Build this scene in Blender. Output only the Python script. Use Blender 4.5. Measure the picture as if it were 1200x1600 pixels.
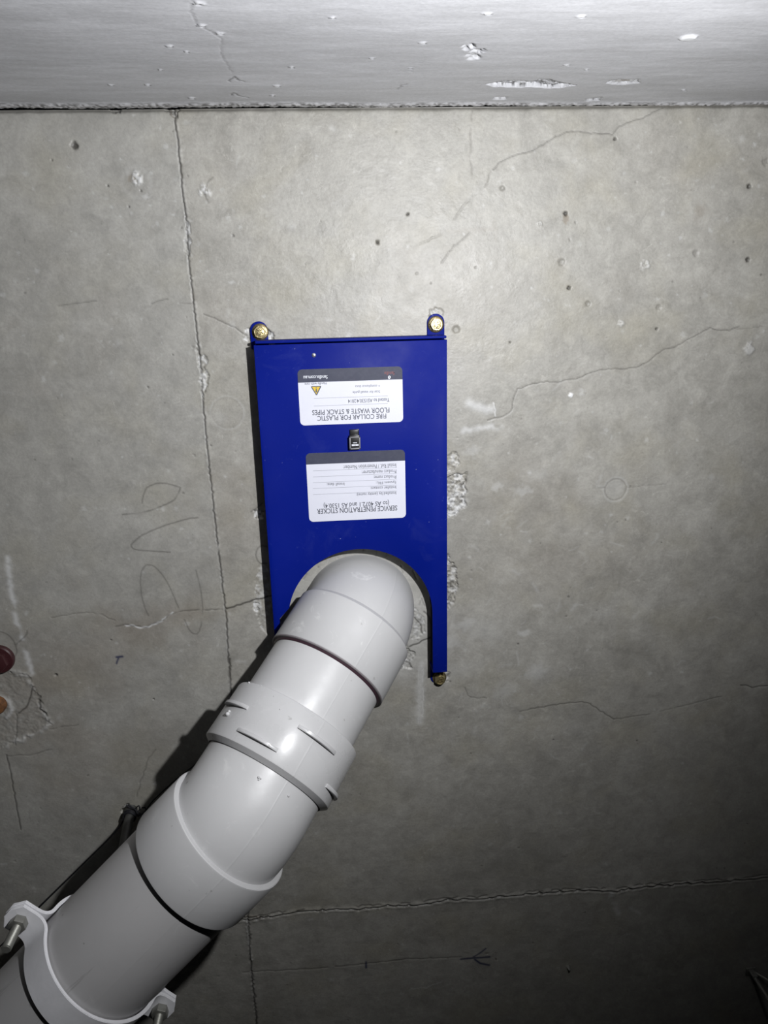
import bpy, bmesh, math, random
import numpy as np
from mathutils import Vector, Matrix

for o in list(bpy.data.objects):
    bpy.data.objects.remove(o)
SC = bpy.context.scene
COL = SC.collection
random.seed(4)
RNG = np.random.default_rng(7)

# ------------------------------------------------------------------ camera, light, exposure
EYE = 1.81                     # lens height above the floor; the slab soffit is 0.69 m above it
HC = 0.69
CEIL = EYE + HC
F = 1150.0                     # focal length in pixels of the 1200 x 1600 frame
AX = np.array([.9966, -.0453, .0688]); AX /= np.linalg.norm(AX)
AZ = np.cross(AX, [.024, .960, .2775]); AZ /= np.linalg.norm(AZ)
AY = np.cross(AZ, AX)
ROT = np.array([AX, AY, AZ])   # columns: camera right, down, forward in world axes

cam_data = bpy.data.cameras.new('camera')
cam = bpy.data.objects.new('camera', cam_data)
COL.objects.link(cam)
cam_data.sensor_fit = 'VERTICAL'
cam_data.sensor_height = 32.0
cam_data.sensor_width = 24.0
cam_data.lens = F / 1600.0 * 32.0
cam_data.clip_start = 0.01
m = Matrix.Identity(4)
for i in range(3):
    m[i][0] = ROT[i, 0]; m[i][1] = -ROT[i, 1]; m[i][2] = -ROT[i, 2]
m[2][3] = EYE
cam.matrix_world = m
SC.camera = cam

world = bpy.data.worlds.new('dark_basement')
SC.world = world
world.use_nodes = True
world.node_tree.nodes['Background'].inputs[0].default_value = (.8, .9, 1.0, 1)
world.node_tree.nodes['Background'].inputs[1].default_value = 0.001

LAMP = Vector((.150, -.037, EYE + .175))
ld = bpy.data.lights.new('hand_torch', 'SPOT')
ld.energy = 15.6
ld.color = (.98, .985, 1.0)
ld.shadow_soft_size = 0.007
ld.spot_size = math.radians(176)
ld.spot_blend = 0.80
lamp = bpy.data.objects.new('hand_torch', ld)
COL.objects.link(lamp)
lamp.location = LAMP
TARGET = Vector((-.11, -.12, CEIL))
lamp.rotation_euler = (TARGET - LAMP).to_track_quat('-Z', 'Y').to_euler()

SC.view_settings.view_transform = 'Standard'
SC.view_settings.look = 'None'
SC.view_settings.gamma = 1
SC.view_settings.use_curve_mapping = False
SC.view_settings.exposure = 0.0

# ------------------------------------------------------------------ positions
def ray(u, v):
    return ROT @ np.array([(u - 600) / F, (v - 800) / F, 1.])
def on_ceiling(u, v, drop=0.0):
    """point of the horizontal plane `drop` below the soffit"""
    d = ray(u, v) * (HC - drop)
    d = d / ray(u, v)[2]
    return Vector((d[0], d[1], CEIL - drop))
WALL_Y = -.1558
def on_wall(u, v):
    d = ray(u, v); d = d * (WALL_Y / d[1])
    return Vector((d[0], WALL_Y, EYE + d[2]))

# ------------------------------------------------------------------ object helpers
def tag(o, label=None, cat=None, group=None, kind=None):
    if label: o['label'] = label
    if cat: o['category'] = cat
    if group: o['group'] = group
    if kind: o['kind'] = kind
    return o
def empty(name, loc):
    o = bpy.data.objects.new(name, None)
    o.location = loc; o.empty_display_size = .02
    COL.objects.link(o); return o
def finish(name, me, mat, parent=None, smooth=True, angle=35):
    me.validate(); me.update()
    if smooth:
        me.shade_smooth(); me.set_sharp_from_angle(angle=math.radians(angle))
    if mat: me.materials.append(mat)
    o = bpy.data.objects.new(name, me)
    COL.objects.link(o)
    if parent is not None:
        o.parent = parent
        p = Vector((0, 0, 0)); q = parent
        while q is not None:
            p += q.location; q = q.parent
        me.transform(Matrix.Translation(-p))
    return o
def link_bm(name, bm, mat, parent=None, smooth=True, angle=35):
    me = bpy.data.meshes.new(name)
    bmesh.ops.recalc_face_normals(bm, faces=bm.faces)
    bm.to_mesh(me); bm.free()
    return finish(name, me, mat, parent, smooth, angle)
def bm_box(bm, lo, hi, bevel=0.0, mat4=None):
    b = bmesh.new()
    bmesh.ops.create_cube(b, size=1)
    for v in b.verts:
        v.co = Vector([lo[i] + (v.co[i] + .5) * (hi[i] - lo[i]) for i in range(3)])
    if bevel: bmesh.ops.bevel(b, geom=list(b.edges), offset=bevel, segments=3, affect='EDGES', profile=.5)
    if mat4 is not None: b.transform(mat4)
    t = bpy.data.meshes.new('t'); b.to_mesh(t); b.free(); bm.from_mesh(t); bpy.data.meshes.remove(t)
def bm_prism(bm, pts, z0, z1, bevel=0.0, mat4=None):
    b = bmesh.new()
    vs = [b.verts.new((p[0], p[1], z0)) for p in pts]
    f = b.faces.new(vs)
    r = bmesh.ops.extrude_face_region(b, geom=[f])
    for e in r['geom']:
        if isinstance(e, bmesh.types.BMVert): e.co.z = z1
    bmesh.ops.recalc_face_normals(b, faces=b.faces)
    if bevel:
        ed = [e for e in b.edges if abs(e.verts[0].co.z - e.verts[1].co.z) < 1e-7]
        bmesh.ops.bevel(b, geom=ed, offset=bevel, segments=2, affect='EDGES', profile=.5)
    bmesh.ops.triangulate(b, faces=[f for f in b.faces if len(f.verts) > 4])
    if mat4 is not None: b.transform(mat4)
    t = bpy.data.meshes.new('t'); b.to_mesh(t); b.free(); bm.from_mesh(t); bpy.data.meshes.remove(t)
def rings_mesh(name, rings, closed_profile=False):
    """rings: list of (n,3) arrays -> tube mesh (rings wrap around)"""
    n = len(rings[0]); V = np.concatenate(rings); faces = []
    R = len(rings)
    for i in range(R if closed_profile else R - 1):
        a = i * n; b = ((i + 1) % R) * n
        for j in range(n):
            k = (j + 1) % n
            faces.append((a + j, a + k, b + k, b + j))
    me = bpy.data.meshes.new(name); me.from_pydata(V.tolist(), [], faces)
    b = bmesh.new(); b.from_mesh(me); bmesh.ops.recalc_face_normals(b, faces=b.faces); b.to_mesh(me); b.free()
    return me
def bm_tube(bm, pts, r, n=12, cap=True):
    pts = [Vector(p) for p in pts]
    up = None; rings = []
    for i, p in enumerate(pts):
        t = (pts[min(i + 1, len(pts) - 1)] - pts[max(i - 1, 0)]).normalized()
        if up is None:
            up = Vector((0, 0, 1)) if abs(t.z) < .9 else Vector((1, 0, 0))
        x = t.cross(up).normalized(); y = x.cross(t).normalized(); up = y
        rr = r[i] if isinstance(r, (list, tuple)) else r
        rings.append([bm.verts.new(p + x * (rr * math.cos(2 * math.pi * k / n)) + y * (rr * math.sin(2 * math.pi * k / n))) for k in range(n)])
    for a, b in zip(rings, rings[1:]):
        for k in range(n):
            bm.faces.new((a[k], a[(k + 1) % n], b[(k + 1) % n], b[k]))
    if cap:
        bm.faces.new(rings[0]); bm.faces.new(rings[-1])
def smooth_path(pts, n=8):
    pts = [Vector(p) for p in pts]; out = []
    P = [pts[0] * 2 - pts[1]] + pts + [pts[-1] * 2 - pts[-2]]
    for i in range(1, len(P) - 2):
        for k in range(n):
            t = k / n
            a, b, c, d = P[i - 1], P[i], P[i + 1], P[i + 2]
            out.append(.5 * ((2 * b) + (c - a) * t + (2 * a - 5 * b + 4 * c - d) * t * t + (3 * b - a - 3 * c + d) * t ** 3))
    out.append(pts[-1]); return out

# ------------------------------------------------------------------ materials
def new_mat(name):
    mt = bpy.data.materials.new(name); mt.use_nodes = True
    nt = mt.node_tree; b = nt.nodes['Principled BSDF']
    return mt, nt, b
def N(nt, kind, **kw):
    n = nt.nodes.new(kind)
    for k, v in kw.items():
        if k in ('operation', 'data_type', 'blend_type', 'attribute_name', 'noise_dimensions', 'feature'): setattr(n, k, v)
        else: n.inputs[k].default_value = v
    return n
def mixc(nt, fac, a, b, blend='MIX'):
    n = nt.nodes.new('ShaderNodeMix'); n.data_type = 'RGBA'; n.blend_type = blend
    for sock, val in ((n.inputs[0], fac), (n.inputs[6], a), (n.inputs[7], b)):
        if hasattr(val, 'is_linked') or isinstance(val, bpy.types.NodeSocket): nt.links.new(val, sock)
        else: sock.default_value = val if not isinstance(val, tuple) else (*val, 1)[:4]
    return n.outputs[2]
def maths(nt, op, a, b=0.0, c=None):
    n = nt.nodes.new('ShaderNodeMath'); n.operation = op
    for s, v in ((n.inputs[0], a), (n.inputs[1], b), (n.inputs[2], c)):
        if v is None: continue
        if isinstance(v, bpy.types.NodeSocket): nt.links.new(v, s)
        else: s.default_value = v
    return n.outputs[0]
def coords(nt, scale=(1, 1, 1)):
    tc = nt.nodes.new('ShaderNodeTexCoord'); mp = nt.nodes.new('ShaderNodeMapping')
    mp.inputs['Scale'].default_value = scale
    nt.links.new(tc.outputs['Object'], mp.inputs['Vector']); return mp.outputs[0]
def noise(nt, vec, scale, detail=4, rough=.55, dist=0.0):
    n = nt.nodes.new('ShaderNodeTexNoise')
    n.inputs['Scale'].default_value = scale; n.inputs['Detail'].default_value = detail
    n.inputs['Roughness'].default_value = rough; n.inputs['Distortion'].default_value = dist
    nt.links.new(vec, n.inputs['Vector']); return n.outputs['Fac']
def ramp(nt, fac, lo, hi, a=0.0, b=1.0):
    n = nt.nodes.new('ShaderNodeMapRange'); n.clamp = True
    nt.links.new(fac, n.inputs[0])
    for i, v in enumerate((lo, hi, a, b)): n.inputs[i + 1].default_value = v
    return n.outputs[0]

def concrete(name, c_dark, c_light, c_alt, rough, spec, bump, stretch=(1, 1, 1), blotch=1.0):
    mt, nt, b = new_mat(name); L = nt.links.new
    v = coords(nt, stretch); v1 = coords(nt)
    big = noise(nt, v, 7, 5, .6, .3); mid = noise(nt, v, 34, 6, .65, .5); fine = noise(nt, v1, 420, 3, .6)
    t = maths(nt, 'ADD', maths(nt, 'MULTIPLY', big, .45), maths(nt, 'MULTIPLY', mid, .55))
    col = mixc(nt, ramp(nt, t, .36, .64), c_dark, c_light)
    tint = ramp(nt, noise(nt, v, 16, 3, .5, .2), .50, .72)
    col = mixc(nt, maths(nt, 'MULTIPLY', tint, .6 * blotch), col, c_alt)
    # pale laitance flecks and dark grains
    fl = ramp(nt, noise(nt, v, 88, 9, .82, 1.4), .56, .67)
    pat = ramp(nt, noise(nt, v, 11, 3, .6), .44, .62)
    col = mixc(nt, maths(nt, 'MULTIPLY', maths(nt, 'MULTIPLY', fl, pat), .55 * blotch), col, tuple(min(1, x * 1.45) for x in c_light))
    g = ramp(nt, noise(nt, v1, 260, 2, .5), .70, .78)
    col = mixc(nt, maths(nt, 'MULTIPLY', g, .35 * blotch), col, tuple(x * .5 for x in c_dark))
    col = mixc(nt, maths(nt, 'MULTIPLY', ramp(nt, fine, .3, .7, -.5, .5), .0), col, c_dark)
    sp = mixc(nt, 1.0, col, (1, 1, 1))
    mot = noise(nt, v, 95, 7, .75, .8)
    bright = maths(nt, 'MULTIPLY', ramp(nt, fine, .3, .7, .93, 1.07), ramp(nt, mot, .34, .66, 1 - .11 * blotch, 1 + .11 * blotch))
    comb = nt.nodes.new('ShaderNodeVectorMath'); comb.operation = 'SCALE'
    L(col, comb.inputs[0]); L(bright, comb.inputs['Scale']); col = comb.outputs[0]
    at = nt.nodes.new('ShaderNodeAttribute'); at.attribute_name = 'wear'
    sx = nt.nodes.new('ShaderNodeSeparateColor'); L(at.outputs['Color'], sx.inputs[0])
    ai = nt.nodes.new('ShaderNodeAttribute'); ai.attribute_name = 'ink'
    si = nt.nodes.new('ShaderNodeSeparateColor'); L(ai.outputs['Color'], si.inputs[0])
    col = mixc(nt, maths(nt, 'MULTIPLY', si.outputs[2], .16), col, mixc(nt, .5, c_light, (.30, .33, .36)), 'MIX')
    col = mixc(nt, maths(nt, 'MULTIPLY', sx.outputs[1], .75), col, (.165, .125, .082))
    col = mixc(nt, sx.outputs[0], col, (.72, .73, .74))
    col = mixc(nt, sx.outputs[2], col, (.018, .015, .012))
    col = mixc(nt, si.outputs[0], col, (.05, .045, .04))
    col = mixc(nt, si.outputs[1], col, (.006, .012, .06))
    L(col, b.inputs['Base Color'])
    L(ramp(nt, mid, .3, .7, rough - .06, rough + .10), b.inputs['Roughness'])
    b.inputs['Specular IOR Level'].default_value = spec
    h = maths(nt, 'ADD', maths(nt, 'MULTIPLY', fine, .35), maths(nt, 'MULTIPLY', noise(nt, v, 110, 5, .6), .65))
    bp = nt.nodes.new('ShaderNodeBump'); bp.inputs['Strength'].default_value = bump; bp.inputs['Distance'].default_value = .0012
    L(h, bp.inputs['Height']); L(bp.outputs[0], b.inputs['Normal'])
    return mt
M_CEIL = concrete('soffit_concrete', (.245, .237, .214), (.360, .350, .320), (.300, .283, .232), .47, .55, .40)
M_WALL = concrete('form_faced_concrete', (.43, .435, .455), (.60, .605, .63), (.51, .51, .53), .42, .5, .22, (.35, 1, 1.6), .35)

def plain(name, col, rough=.5, metal=0.0, spec=.5, bump=0.0, bscale=300, vary=0.0, vscale=30, c2=None):
    mt, nt, b = new_mat(name); L = nt.links.new
    b.inputs['Roughness'].default_value = rough; b.inputs['Metallic'].default_value = metal
    b.inputs['Specular IOR Level'].default_value = spec
    v = coords(nt)
    if vary:
        f = noise(nt, v, vscale, 5, .6, .4)
        L(mixc(nt, maths(nt, 'MULTIPLY', ramp(nt, f, .35, .65), vary), col, c2 or tuple(x * .6 for x in col)), b.inputs['Base Color'])
    else: b.inputs['Base Color'].default_value = (*col, 1)
    if bump:
        bp = nt.nodes.new('ShaderNodeBump'); bp.inputs['Strength'].default_value = bump; bp.inputs['Distance'].default_value = .0005
        L(noise(nt, v, bscale, 3), bp.inputs['Height']); L(bp.outputs[0], b.inputs['Normal'])
    return mt
def pvc(name, base, dusty, r0=.30, r1=.44, streak=0.0):
    mt, nt, b = new_mat(name); L = nt.links.new; v = coords(nt)
    c = mixc(nt, ramp(nt, noise(nt, v, 14, 4, .6, .4), .4, .65, 0, .35), base, tuple(x * .86 for x in base))
    sm = ramp(nt, noise(nt, v, 45, 7, .72, 1.0), .60, .74, 0, dusty)
    c = mixc(nt, sm, c, (.78, .78, .77))
    dk = ramp(nt, noise(nt, v, 130, 2, .5), .74, .80, 0, .5)
    c = mixc(nt, dk, c, (.16, .15, .14))
    if streak:
        tc = nt.nodes.new('ShaderNodeTexCoord'); vr = nt.nodes.new('ShaderNodeVectorRotate'); vr.rotation_type = 'Z_AXIS'
        vr.inputs['Angle'].default_value = -math.radians(135.9); L(tc.outputs['Object'], vr.inputs['Vector'])
        mp = nt.nodes.new('ShaderNodeMapping'); mp.inputs['Scale'].default_value = (7, 170, 170); L(vr.outputs[0], mp.inputs['Vector'])
        c = mixc(nt, ramp(nt, noise(nt, mp.outputs[0], 1, 4, .6), .64, .76, 0, streak), c, (.10, .09, .085))
    L(c, b.inputs['Base Color'])
    L(ramp(nt, noise(nt, v, 30, 4, .6), .35, .65, r0, r1), b.inputs['Roughness'])
    b.inputs['Specular IOR Level'].default_value = .42
    bp = nt.nodes.new('ShaderNodeBump'); bp.inputs['Strength'].default_value = .12; bp.inputs['Distance'].default_value = .0006
    L(noise(nt, v, 160, 3), bp.inputs['Height']); L(bp.outputs[0], b.inputs['Normal'])
    return mt
M_PVC = pvc('light_grey_pvc', (.545, .545, .55), .35)
M_PVC2 = pvc('grey_pvc_pipe', (.55, .543, .545), .2, .38, .5, .5)
M_PVCM = pvc('matt_dusty_pvc', (.50, .50, .505), .6, .50, .62)
M_PVCG = pvc('glossy_moulded_pvc', (.53, .53, .535), .25, .22, .34)
M_PRIMER = plain('purple_primer', (.05, .025, .035), .45)
M_RIM = plain('dull_socket_lip', (.22, .20, .21), .5)
# blue powder coat with scratches and dust
def blue():
    mt, nt, b = new_mat('blue_powder_coat'); L = nt.links.new; v = coords(nt)
    c = mixc(nt, ramp(nt, noise(nt, v, 9, 3, .5), .35, .7), (.0008, .0078, .170), (.0010, .0090, .192))
    sc = ramp(nt, noise(nt, coords(nt, (1, 1, 1)), 75, 9, .85, 2.5), .60, .72, 0, .38)
    pt = ramp(nt, noise(nt, v, 16, 3, .6), .45, .6)
    c = mixc(nt, maths(nt, 'MULTIPLY', sc, pt), c, (.13, .18, .55))
    dust = ramp(nt, noise(nt, v, 24, 5, .65, .8), .58, .75, 0, .05)
    c = mixc(nt, dust, c, (.16, .20, .42))
    sp = ramp(nt, noise(nt, v, 330, 2, .5), .765, .80, 0, .8)
    c = mixc(nt, maths(nt, 'MULTIPLY', sp, ramp(nt, noise(nt, v, 30, 2, .5), .48, .62)), c, (.5, .55, .7))
    L(c, b.inputs['Base Color'])
    L(ramp(nt, noise(nt, v, 20, 4, .6), .35, .65, .46, .60), b.inputs['Roughness'])
    b.inputs['Specular IOR Level'].default_value = .10
    bp = nt.nodes.new('ShaderNodeBump'); bp.inputs['Strength'].default_value = .10; bp.inputs['Distance'].default_value = .0004
    L(noise(nt, v, 500, 2), bp.inputs['Height']); L(bp.outputs[0], b.inputs['Normal'])
    return mt
M_BLUE = blue()
M_BLACK = plain('black_intumescent', (.004, .004, .004), .9, spec=.08, bump=.3)
M_BLKPL = plain('black_plastic', (.012, .012, .013), .32)
M_BLKED = plain('lighter_black_plastic', (.17, .17, .18), .38)  # bezel tone set well above the catch body
M_WHITE = plain('sticker_paper', (.64, .65, .73), .6, vary=.25, vscale=60, c2=(.58, .59, .68))
M_NAVY = plain('dark_sticker_band', (.028, .032, .060), .6, vary=.4, vscale=200, c2=(.055, .06, .09))
M_INK = plain('grey_print', (.075, .08, .10), .5)
M_INKL = plain('pale_grey_print', (.30, .31, .35), .5)
M_TXTW = plain('white_print', (.66, .68, .74), .5)
M_RED = plain('red_print', (.16, .03, .035), .5)
M_YEL = plain('yellow_print', (.62, .42, .02), .5)
M_GOLD = plain('yellow_zinc', (.62, .54, .30), .36, .85, bump=.4, bscale=900, vary=.7, vscale=600, c2=(.22, .16, .06))
M_GOLDD = plain('stained_yellow_zinc', (.30, .25, .14), .4, .8, bump=.4, bscale=900, vary=.7, vscale=400, c2=(.10, .07, .03))
M_STAMP = plain('dark_stamping', (.10, .07, .03), .5, .5)
M_STEEL = plain('galvanised_steel', (.34, .34, .31), .48, .7, bump=.2, bscale=700, vary=.4, vscale=120)
M_ROD = plain('dull_steel_rod', (.10, .10, .095), .5, .6, vary=.4, vscale=150)
M_ZINC = plain('zinc_plated_clamp', (.84, .84, .87), .42, .0, vary=.18, vscale=70, bump=.15)
M_CORD = plain('black_cord', (.008, .008, .012), .6)
M_BROWN = plain('dark_red_plastic', (.045, .014, .016), .4)
M_RUST = plain('rusty_steel', (.20, .085, .028), .8, 0.0, vary=.9, vscale=200, c2=(.06, .028, .014), bump=.5)
M_ALU = plain('bright_rivet', (.75, .75, .76), .3, .9)

# ------------------------------------------------------------------ surface relief on the concrete
class Field:
    """height and marks of a cast face, sampled on a grid; a = first axis, b = second axis"""
    def __init__(self, a, b):
        self.a, self.b = a, b
        s = (len(a), len(b))
        self.h = np.zeros(s, np.float32); self.wear = np.zeros(s + (4,), np.float32); self.ink = np.zeros(s + (4,), np.float32)
        self.wear[..., 3] = 1; self.ink[..., 3] = 1
        self.d = np.full(s, 9.0, np.float32)
    def vn(self, sa, sb, scale, seed, octaves=1, sx=1.0):
        A = self.a[sa][:, None] * scale * sx; B = self.b[sb][None, :] * scale; out = 0; amp = 1; tot = 0
        for o in range(octaves):
            g = np.random.default_rng(seed + o).random((128, 128)).astype(np.float32)
            f = 2 ** o; x = A * f + 37.3 + 500; y = B * f + 11.7 + 500
            xi = np.floor(x).astype(int); yi = np.floor(y).astype(int); fx = x - xi; fy = y - yi
            fx = fx * fx * (3 - 2 * fx); fy = fy * fy * (3 - 2 * fy)
            x0, x1, y0, y1 = xi % 128, (xi + 1) % 128, yi % 128, (yi + 1) % 128
            n = g[x0, y0] * (1 - fx) * (1 - fy) + g[x1, y0] * fx * (1 - fy) + g[x0, y1] * (1 - fx) * fy + g[x1, y1] * fx * fy
            out = out + n * amp; tot += amp; amp *= .5
        return out / tot
    def sl(self, lo, hi):
        a0, a1 = np.searchsorted(self.a, [lo[0], hi[0]]); b0, b1 = np.searchsorted(self.b, [lo[1], hi[1]])
        return slice(a0, a1), slice(b0, b1)
    def line(self, pts, w, light=0, brown=0, dark=0, pencil=0, blue=0, h=0, jit=.0005, gap=0.0, step=.002, seed=1, side=0.0):
        r = np.random.default_rng(seed); P = []
        for p, q in zip(pts, pts[1:]):
            p = np.array(p); q = np.array(q); n = max(1, int(np.hypot(*(q - p)) / step))
            for k in range(n):
                t = np.array([-(q - p)[1], (q - p)[0]]) / max(1e-9, np.hypot(*(q - p)))
                P.append(p + (q - p) * k / n + t * r.normal() * jit)
        P.append(np.array(pts[-1])); pad = w * 3.2
        if len(P) < 2: return
        Pm = np.array(P); S = self.sl(Pm.min(0) - pad, Pm.max(0) + pad)
        d = self.d; d[S] = 9.0
        wid = np.ones(len(P))
        for i, (p, q) in enumerate(zip(P, P[1:])):
            s = self.sl(np.minimum(p, q) - pad, np.maximum(p, q) + pad)
            if s[0].stop <= s[0].start or s[1].stop <= s[1].start: continue
            X = self.a[s[0]][:, None] - p[0]; Y = self.b[s[1]][None, :] - p[1]
            e = q - p; t = np.clip((X * e[0] + Y * e[1]) / max(1e-12, e @ e), 0, 1)
            dd = np.hypot(X - t * e[0], Y - t * e[1])
            d[s] = np.minimum(d[s], dd)
        g = np.exp(-(d[S] / w) ** 2)
        if gap:
            g = g * np.clip((self.vn(S[0], S[1], 90, seed + 50, 2) - gap) * 6, 0, 1)
        self.apply(S, g, light, brown, dark, pencil, blue, h)
    def apply(self, S, g, light=0, brown=0, dark=0, pencil=0, blue=0, h=0):
        W = self.wear[S]; I = self.ink[S]
        for arr, c, v in ((W, 0, light), (W, 1, brown), (W, 2, dark), (I, 0, pencil), (I, 1, blue)):
            if np.isscalar(v) and v == 0: continue
            arr[..., c] = np.maximum(arr[..., c], g * v)
        self.h[S] += g * h
    def blob(self, c, r, light=0, brown=0, dark=0, h=0, rough=.5, seed=1, soft=.35, squash=1.0, speckle=0.0):
        r2 = r * 2.2
        S = self.sl((c[0] - r2, c[1] - r2), (c[0] + r2, c[1] + r2))
        X = self.a[S[0]][:, None] - c[0]; Y = (self.b[S[1]][None, :] - c[1]) / squash
        n = self.vn(S[0], S[1], 1.6 / r, seed, 3)
        rr = np.hypot(X, Y) / (r * (1 + rough * (n - .5) * 2))
        g = 1 / (1 + np.exp((rr - 1) / (soft * .25)))
        if speckle: g = g * np.clip((self.vn(S[0], S[1], 500, seed + 9, 2) - speckle) * 8, 0, 1)
        self.apply(S, g, light, brown, dark, 0, 0, h)
    def chip(self, poly, depth=.002, light=.5, dark=.5, seed=3, edge=.0015, brown=0.0):
        """spalled patch: sunken, coarse, with pale dust and dark hollows"""
        P = np.array(poly); S = self.sl(P.min(0) - .004, P.max(0) + .004)
        n = (self.vn(S[0], S[1], 130, seed, 3) - .5) * edge * 6; m = (self.vn(S[0], S[1], 130, seed + 5, 3) - .5) * edge * 6
        X = self.a[S[0]][:, None] + n; Y = self.b[S[1]][None, :] + m
        inside = np.zeros(X.shape, bool)
        for i in range(len(P)):
            (x0, y0), (x1, y1) = P[i], P[(i + 1) % len(P)]
            if y0 == y1: continue
            c = ((y0 > Y) != (y1 > Y)) & (X < (x1 - x0) * (Y - y0) / (y1 - y0) + x0); inside ^= c
        g = inside.astype(np.float32)
        k = self.vn(S[0], S[1], 480, seed + 20, 3); k2 = self.vn(S[0], S[1], 260, seed + 30, 3)
        self.h[S] += g * (-depth * (.35 + 1.2 * k))
        self.apply(S, g * np.clip((k2 - .42) * 5, 0, 1), light=light * .95, brown=brown)
        self.apply(S, g * np.clip((.46 - k) * 7, 0, 1), dark=dark)
    def to_mesh(self, name, point, mat, hole=None):
        na, nb = self.h.shape
        A, B = np.meshgrid(self.a, self.b, indexing='ij')
        co = point(A, B, self.h).reshape(-1, 3).astype(np.float32)
        idx = np.arange(na * nb).reshape(na, nb)
        q = np.stack([idx[:-1, :-1], idx[1:, :-1], idx[1:, 1:], idx[:-1, 1:]], -1).reshape(-1, 4)
        if hole is not None:
            cen = co[q].mean(1); q = q[~hole(cen)]
        me = bpy.data.meshes.new(name)
        me.vertices.add(len(co)); me.vertices.foreach_set('co', co.ravel())
        me.loops.add(q.size); me.loops.foreach_set('vertex_index', q.ravel().astype(np.int32))
        me.polygons.add(len(q)); me.polygons.foreach_set('loop_start', np.arange(0, q.size, 4, dtype=np.int32))
        me.update(calc_edges=True)
        for nm, arr in (('wear', self.wear), ('ink', self.ink)):
            at = me.attributes.new(nm, 'FLOAT_COLOR', 'POINT'); at.data.foreach_set('color', arr.reshape(-1).astype(np.float32))
        me.shade_smooth(); me.materials.append(mat)
        o = bpy.data.objects.new(name, me); COL.objects.link(o); return o

def axis(fine_lo, fine_hi, step, lo, hi, coarse=.05):
    return np.unique(np.round(np.concatenate([np.arange(lo, fine_lo, coarse), np.arange(fine_lo, fine_hi, step), np.arange(fine_hi, hi + coarse, coarse)]), 6))
def C(*px):
    return [tuple(on_ceiling(u, v)[:2]) for u, v in px]
def Wl(*px):
    return [(on_wall(u, v).x, on_wall(u, v).z) for u, v in px]

# ---- the soffit
ST = .00085
ce = Field(axis(-.37, .62, ST, -1.2, 1.6), axis(-.156, .87, ST, -.1558, 1.9))
full = (slice(None), slice(None))
ce.h += (ce.vn(*full, 22, 100, 3) - .5) * .0011
ce.h += (ce.vn(*full, 180, 130, 2) - .5) * .00022
J1 = C((272, 172), (279, 230), (284, 290), (292, 350), (294, 400), (303, 480), (312, 560), (318, 640), (328, 740), (338, 830), (346, 900), (353, 960), (357, 1030), (361, 1090), (372, 1250), (388, 1437), (391, 1500), (402, 1610))
jx = np.array(sorted([(p[1], p[0]) for p in J1]))
edge_x = np.interp(ce.b, jx[:, 0], jx[:, 1])
ce.ink[..., 2] = (ce.a[:, None] < edge_x[None, :]).astype(np.float32) * (ce.b[None, :] < .677)
ce.h[...] += np.where(ce.a[:, None] < edge_x[None, :], -.0004, 0)
ce.line(J1, .0013, light=.14, h=.0006, jit=.0006, gap=.30, seed=5)
ce.line(J1, .00075, dark=.85, h=-.0012, jit=.00035, gap=.10, seed=6)
ce.line(J1[12:], .0012, dark=.55, h=-.001, jit=.0006, seed=8)
for k, poly in enumerate([[(290, 345), (298, 350), (300, 375), (297, 398), (291, 392), (290, 365)], [(309, 545), (322, 560), (324, 600), (318, 625), (313, 590)]]):
    ce.chip(C(*poly), .0016, .55, .4, 40 + k)
J2 = C((340, 1441), (390, 1437), (430, 1430), (470, 1424), (520, 1421), (560, 1420), (600, 1416), (650, 1413), (700, 1406), (745, 1405), (760, 1403), (800, 1399), (870, 1393), (920, 1391), (960, 1392), (1000, 1386), (1060, 1381), (1130, 1377), (1170, 1374), (1210, 1368), (1400, 1352))
J2b = [(x, y + .0022) for x, y in J2]
ce.line(J2, .0030, light=.0, h=.0013, jit=.0008, seed=11, step=.004)
ce.line([(x, y + .0010) for x, y in J2], .0012, dark=.9, h=-.0035, jit=.0008, seed=12, step=.004)
ce.line([(x, y - .0030) for x, y in J2], .0008, dark=.55, h=-.001, jit=.0007, gap=.35, seed=13, step=.004)
ce.line(C((383, 1432), (400, 1431), (408, 1434)), .0009, brown=.7, dark=.4, h=.001)
ce.line(C((386, 1440), (388, 1470), (394, 1500)), .0012, light=.25, h=.001, seed=2)
# hairline cracks
def crack(px, w=.00055, dark=.7, gap=0.0, seed=1, jit=.0004):
    ce.line(C(*px), w, dark=dark, h=-.0005, jit=jit, gap=gap, seed=seed, step=.003)
crack([(770, 265), (785, 250), (805, 243), (840, 232), (858, 218), (885, 206), (905, 205), (930, 208), (957, 210), (967, 198), (985, 190), (1005, 184), (1020, 176), (1036, 169)], .0005, .52, seed=21)
crack([(650, 385), (690, 365), (735, 310), (760, 290), (768, 268)], .0005, .25, .35, 22)
crack([(690, 410), (710, 385), (735, 363)], .0005, .45, 0, 23)
crack([(762, 656), (785, 652), (800, 642), (803, 620), (809, 608), (830, 601), (850, 597), (877, 597), (905, 590), (930, 580), (945, 577), (988, 576), (1010, 567), (1022, 559), (1035, 547), (1055, 543), (1070, 533), (1090, 523), (1110, 512), (1122, 517), (1140, 516), (1155, 510)], .0005, .52, 0, 24)
crack([(180, 979), (200, 977), (228, 980), (240, 975), (254, 970), (262, 962), (285, 955), (300, 954), (320, 954), (352, 951)], .0006, .55, .2, 25)
ce.line(C((190, 979), (205, 976), (215, 981), (232, 979), (250, 973), (262, 962), (270, 957)), .0007, light=.8, gap=.3, seed=26)
crack([(352, 951), (365, 948), (375, 945), (395, 938), (412, 936), (424, 931)], .0009, .9, 0, 27)
crack([(80, 966), (110, 960), (135, 957), (155, 959), (180, 970)], .0005, .35, .2, 28)
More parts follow.
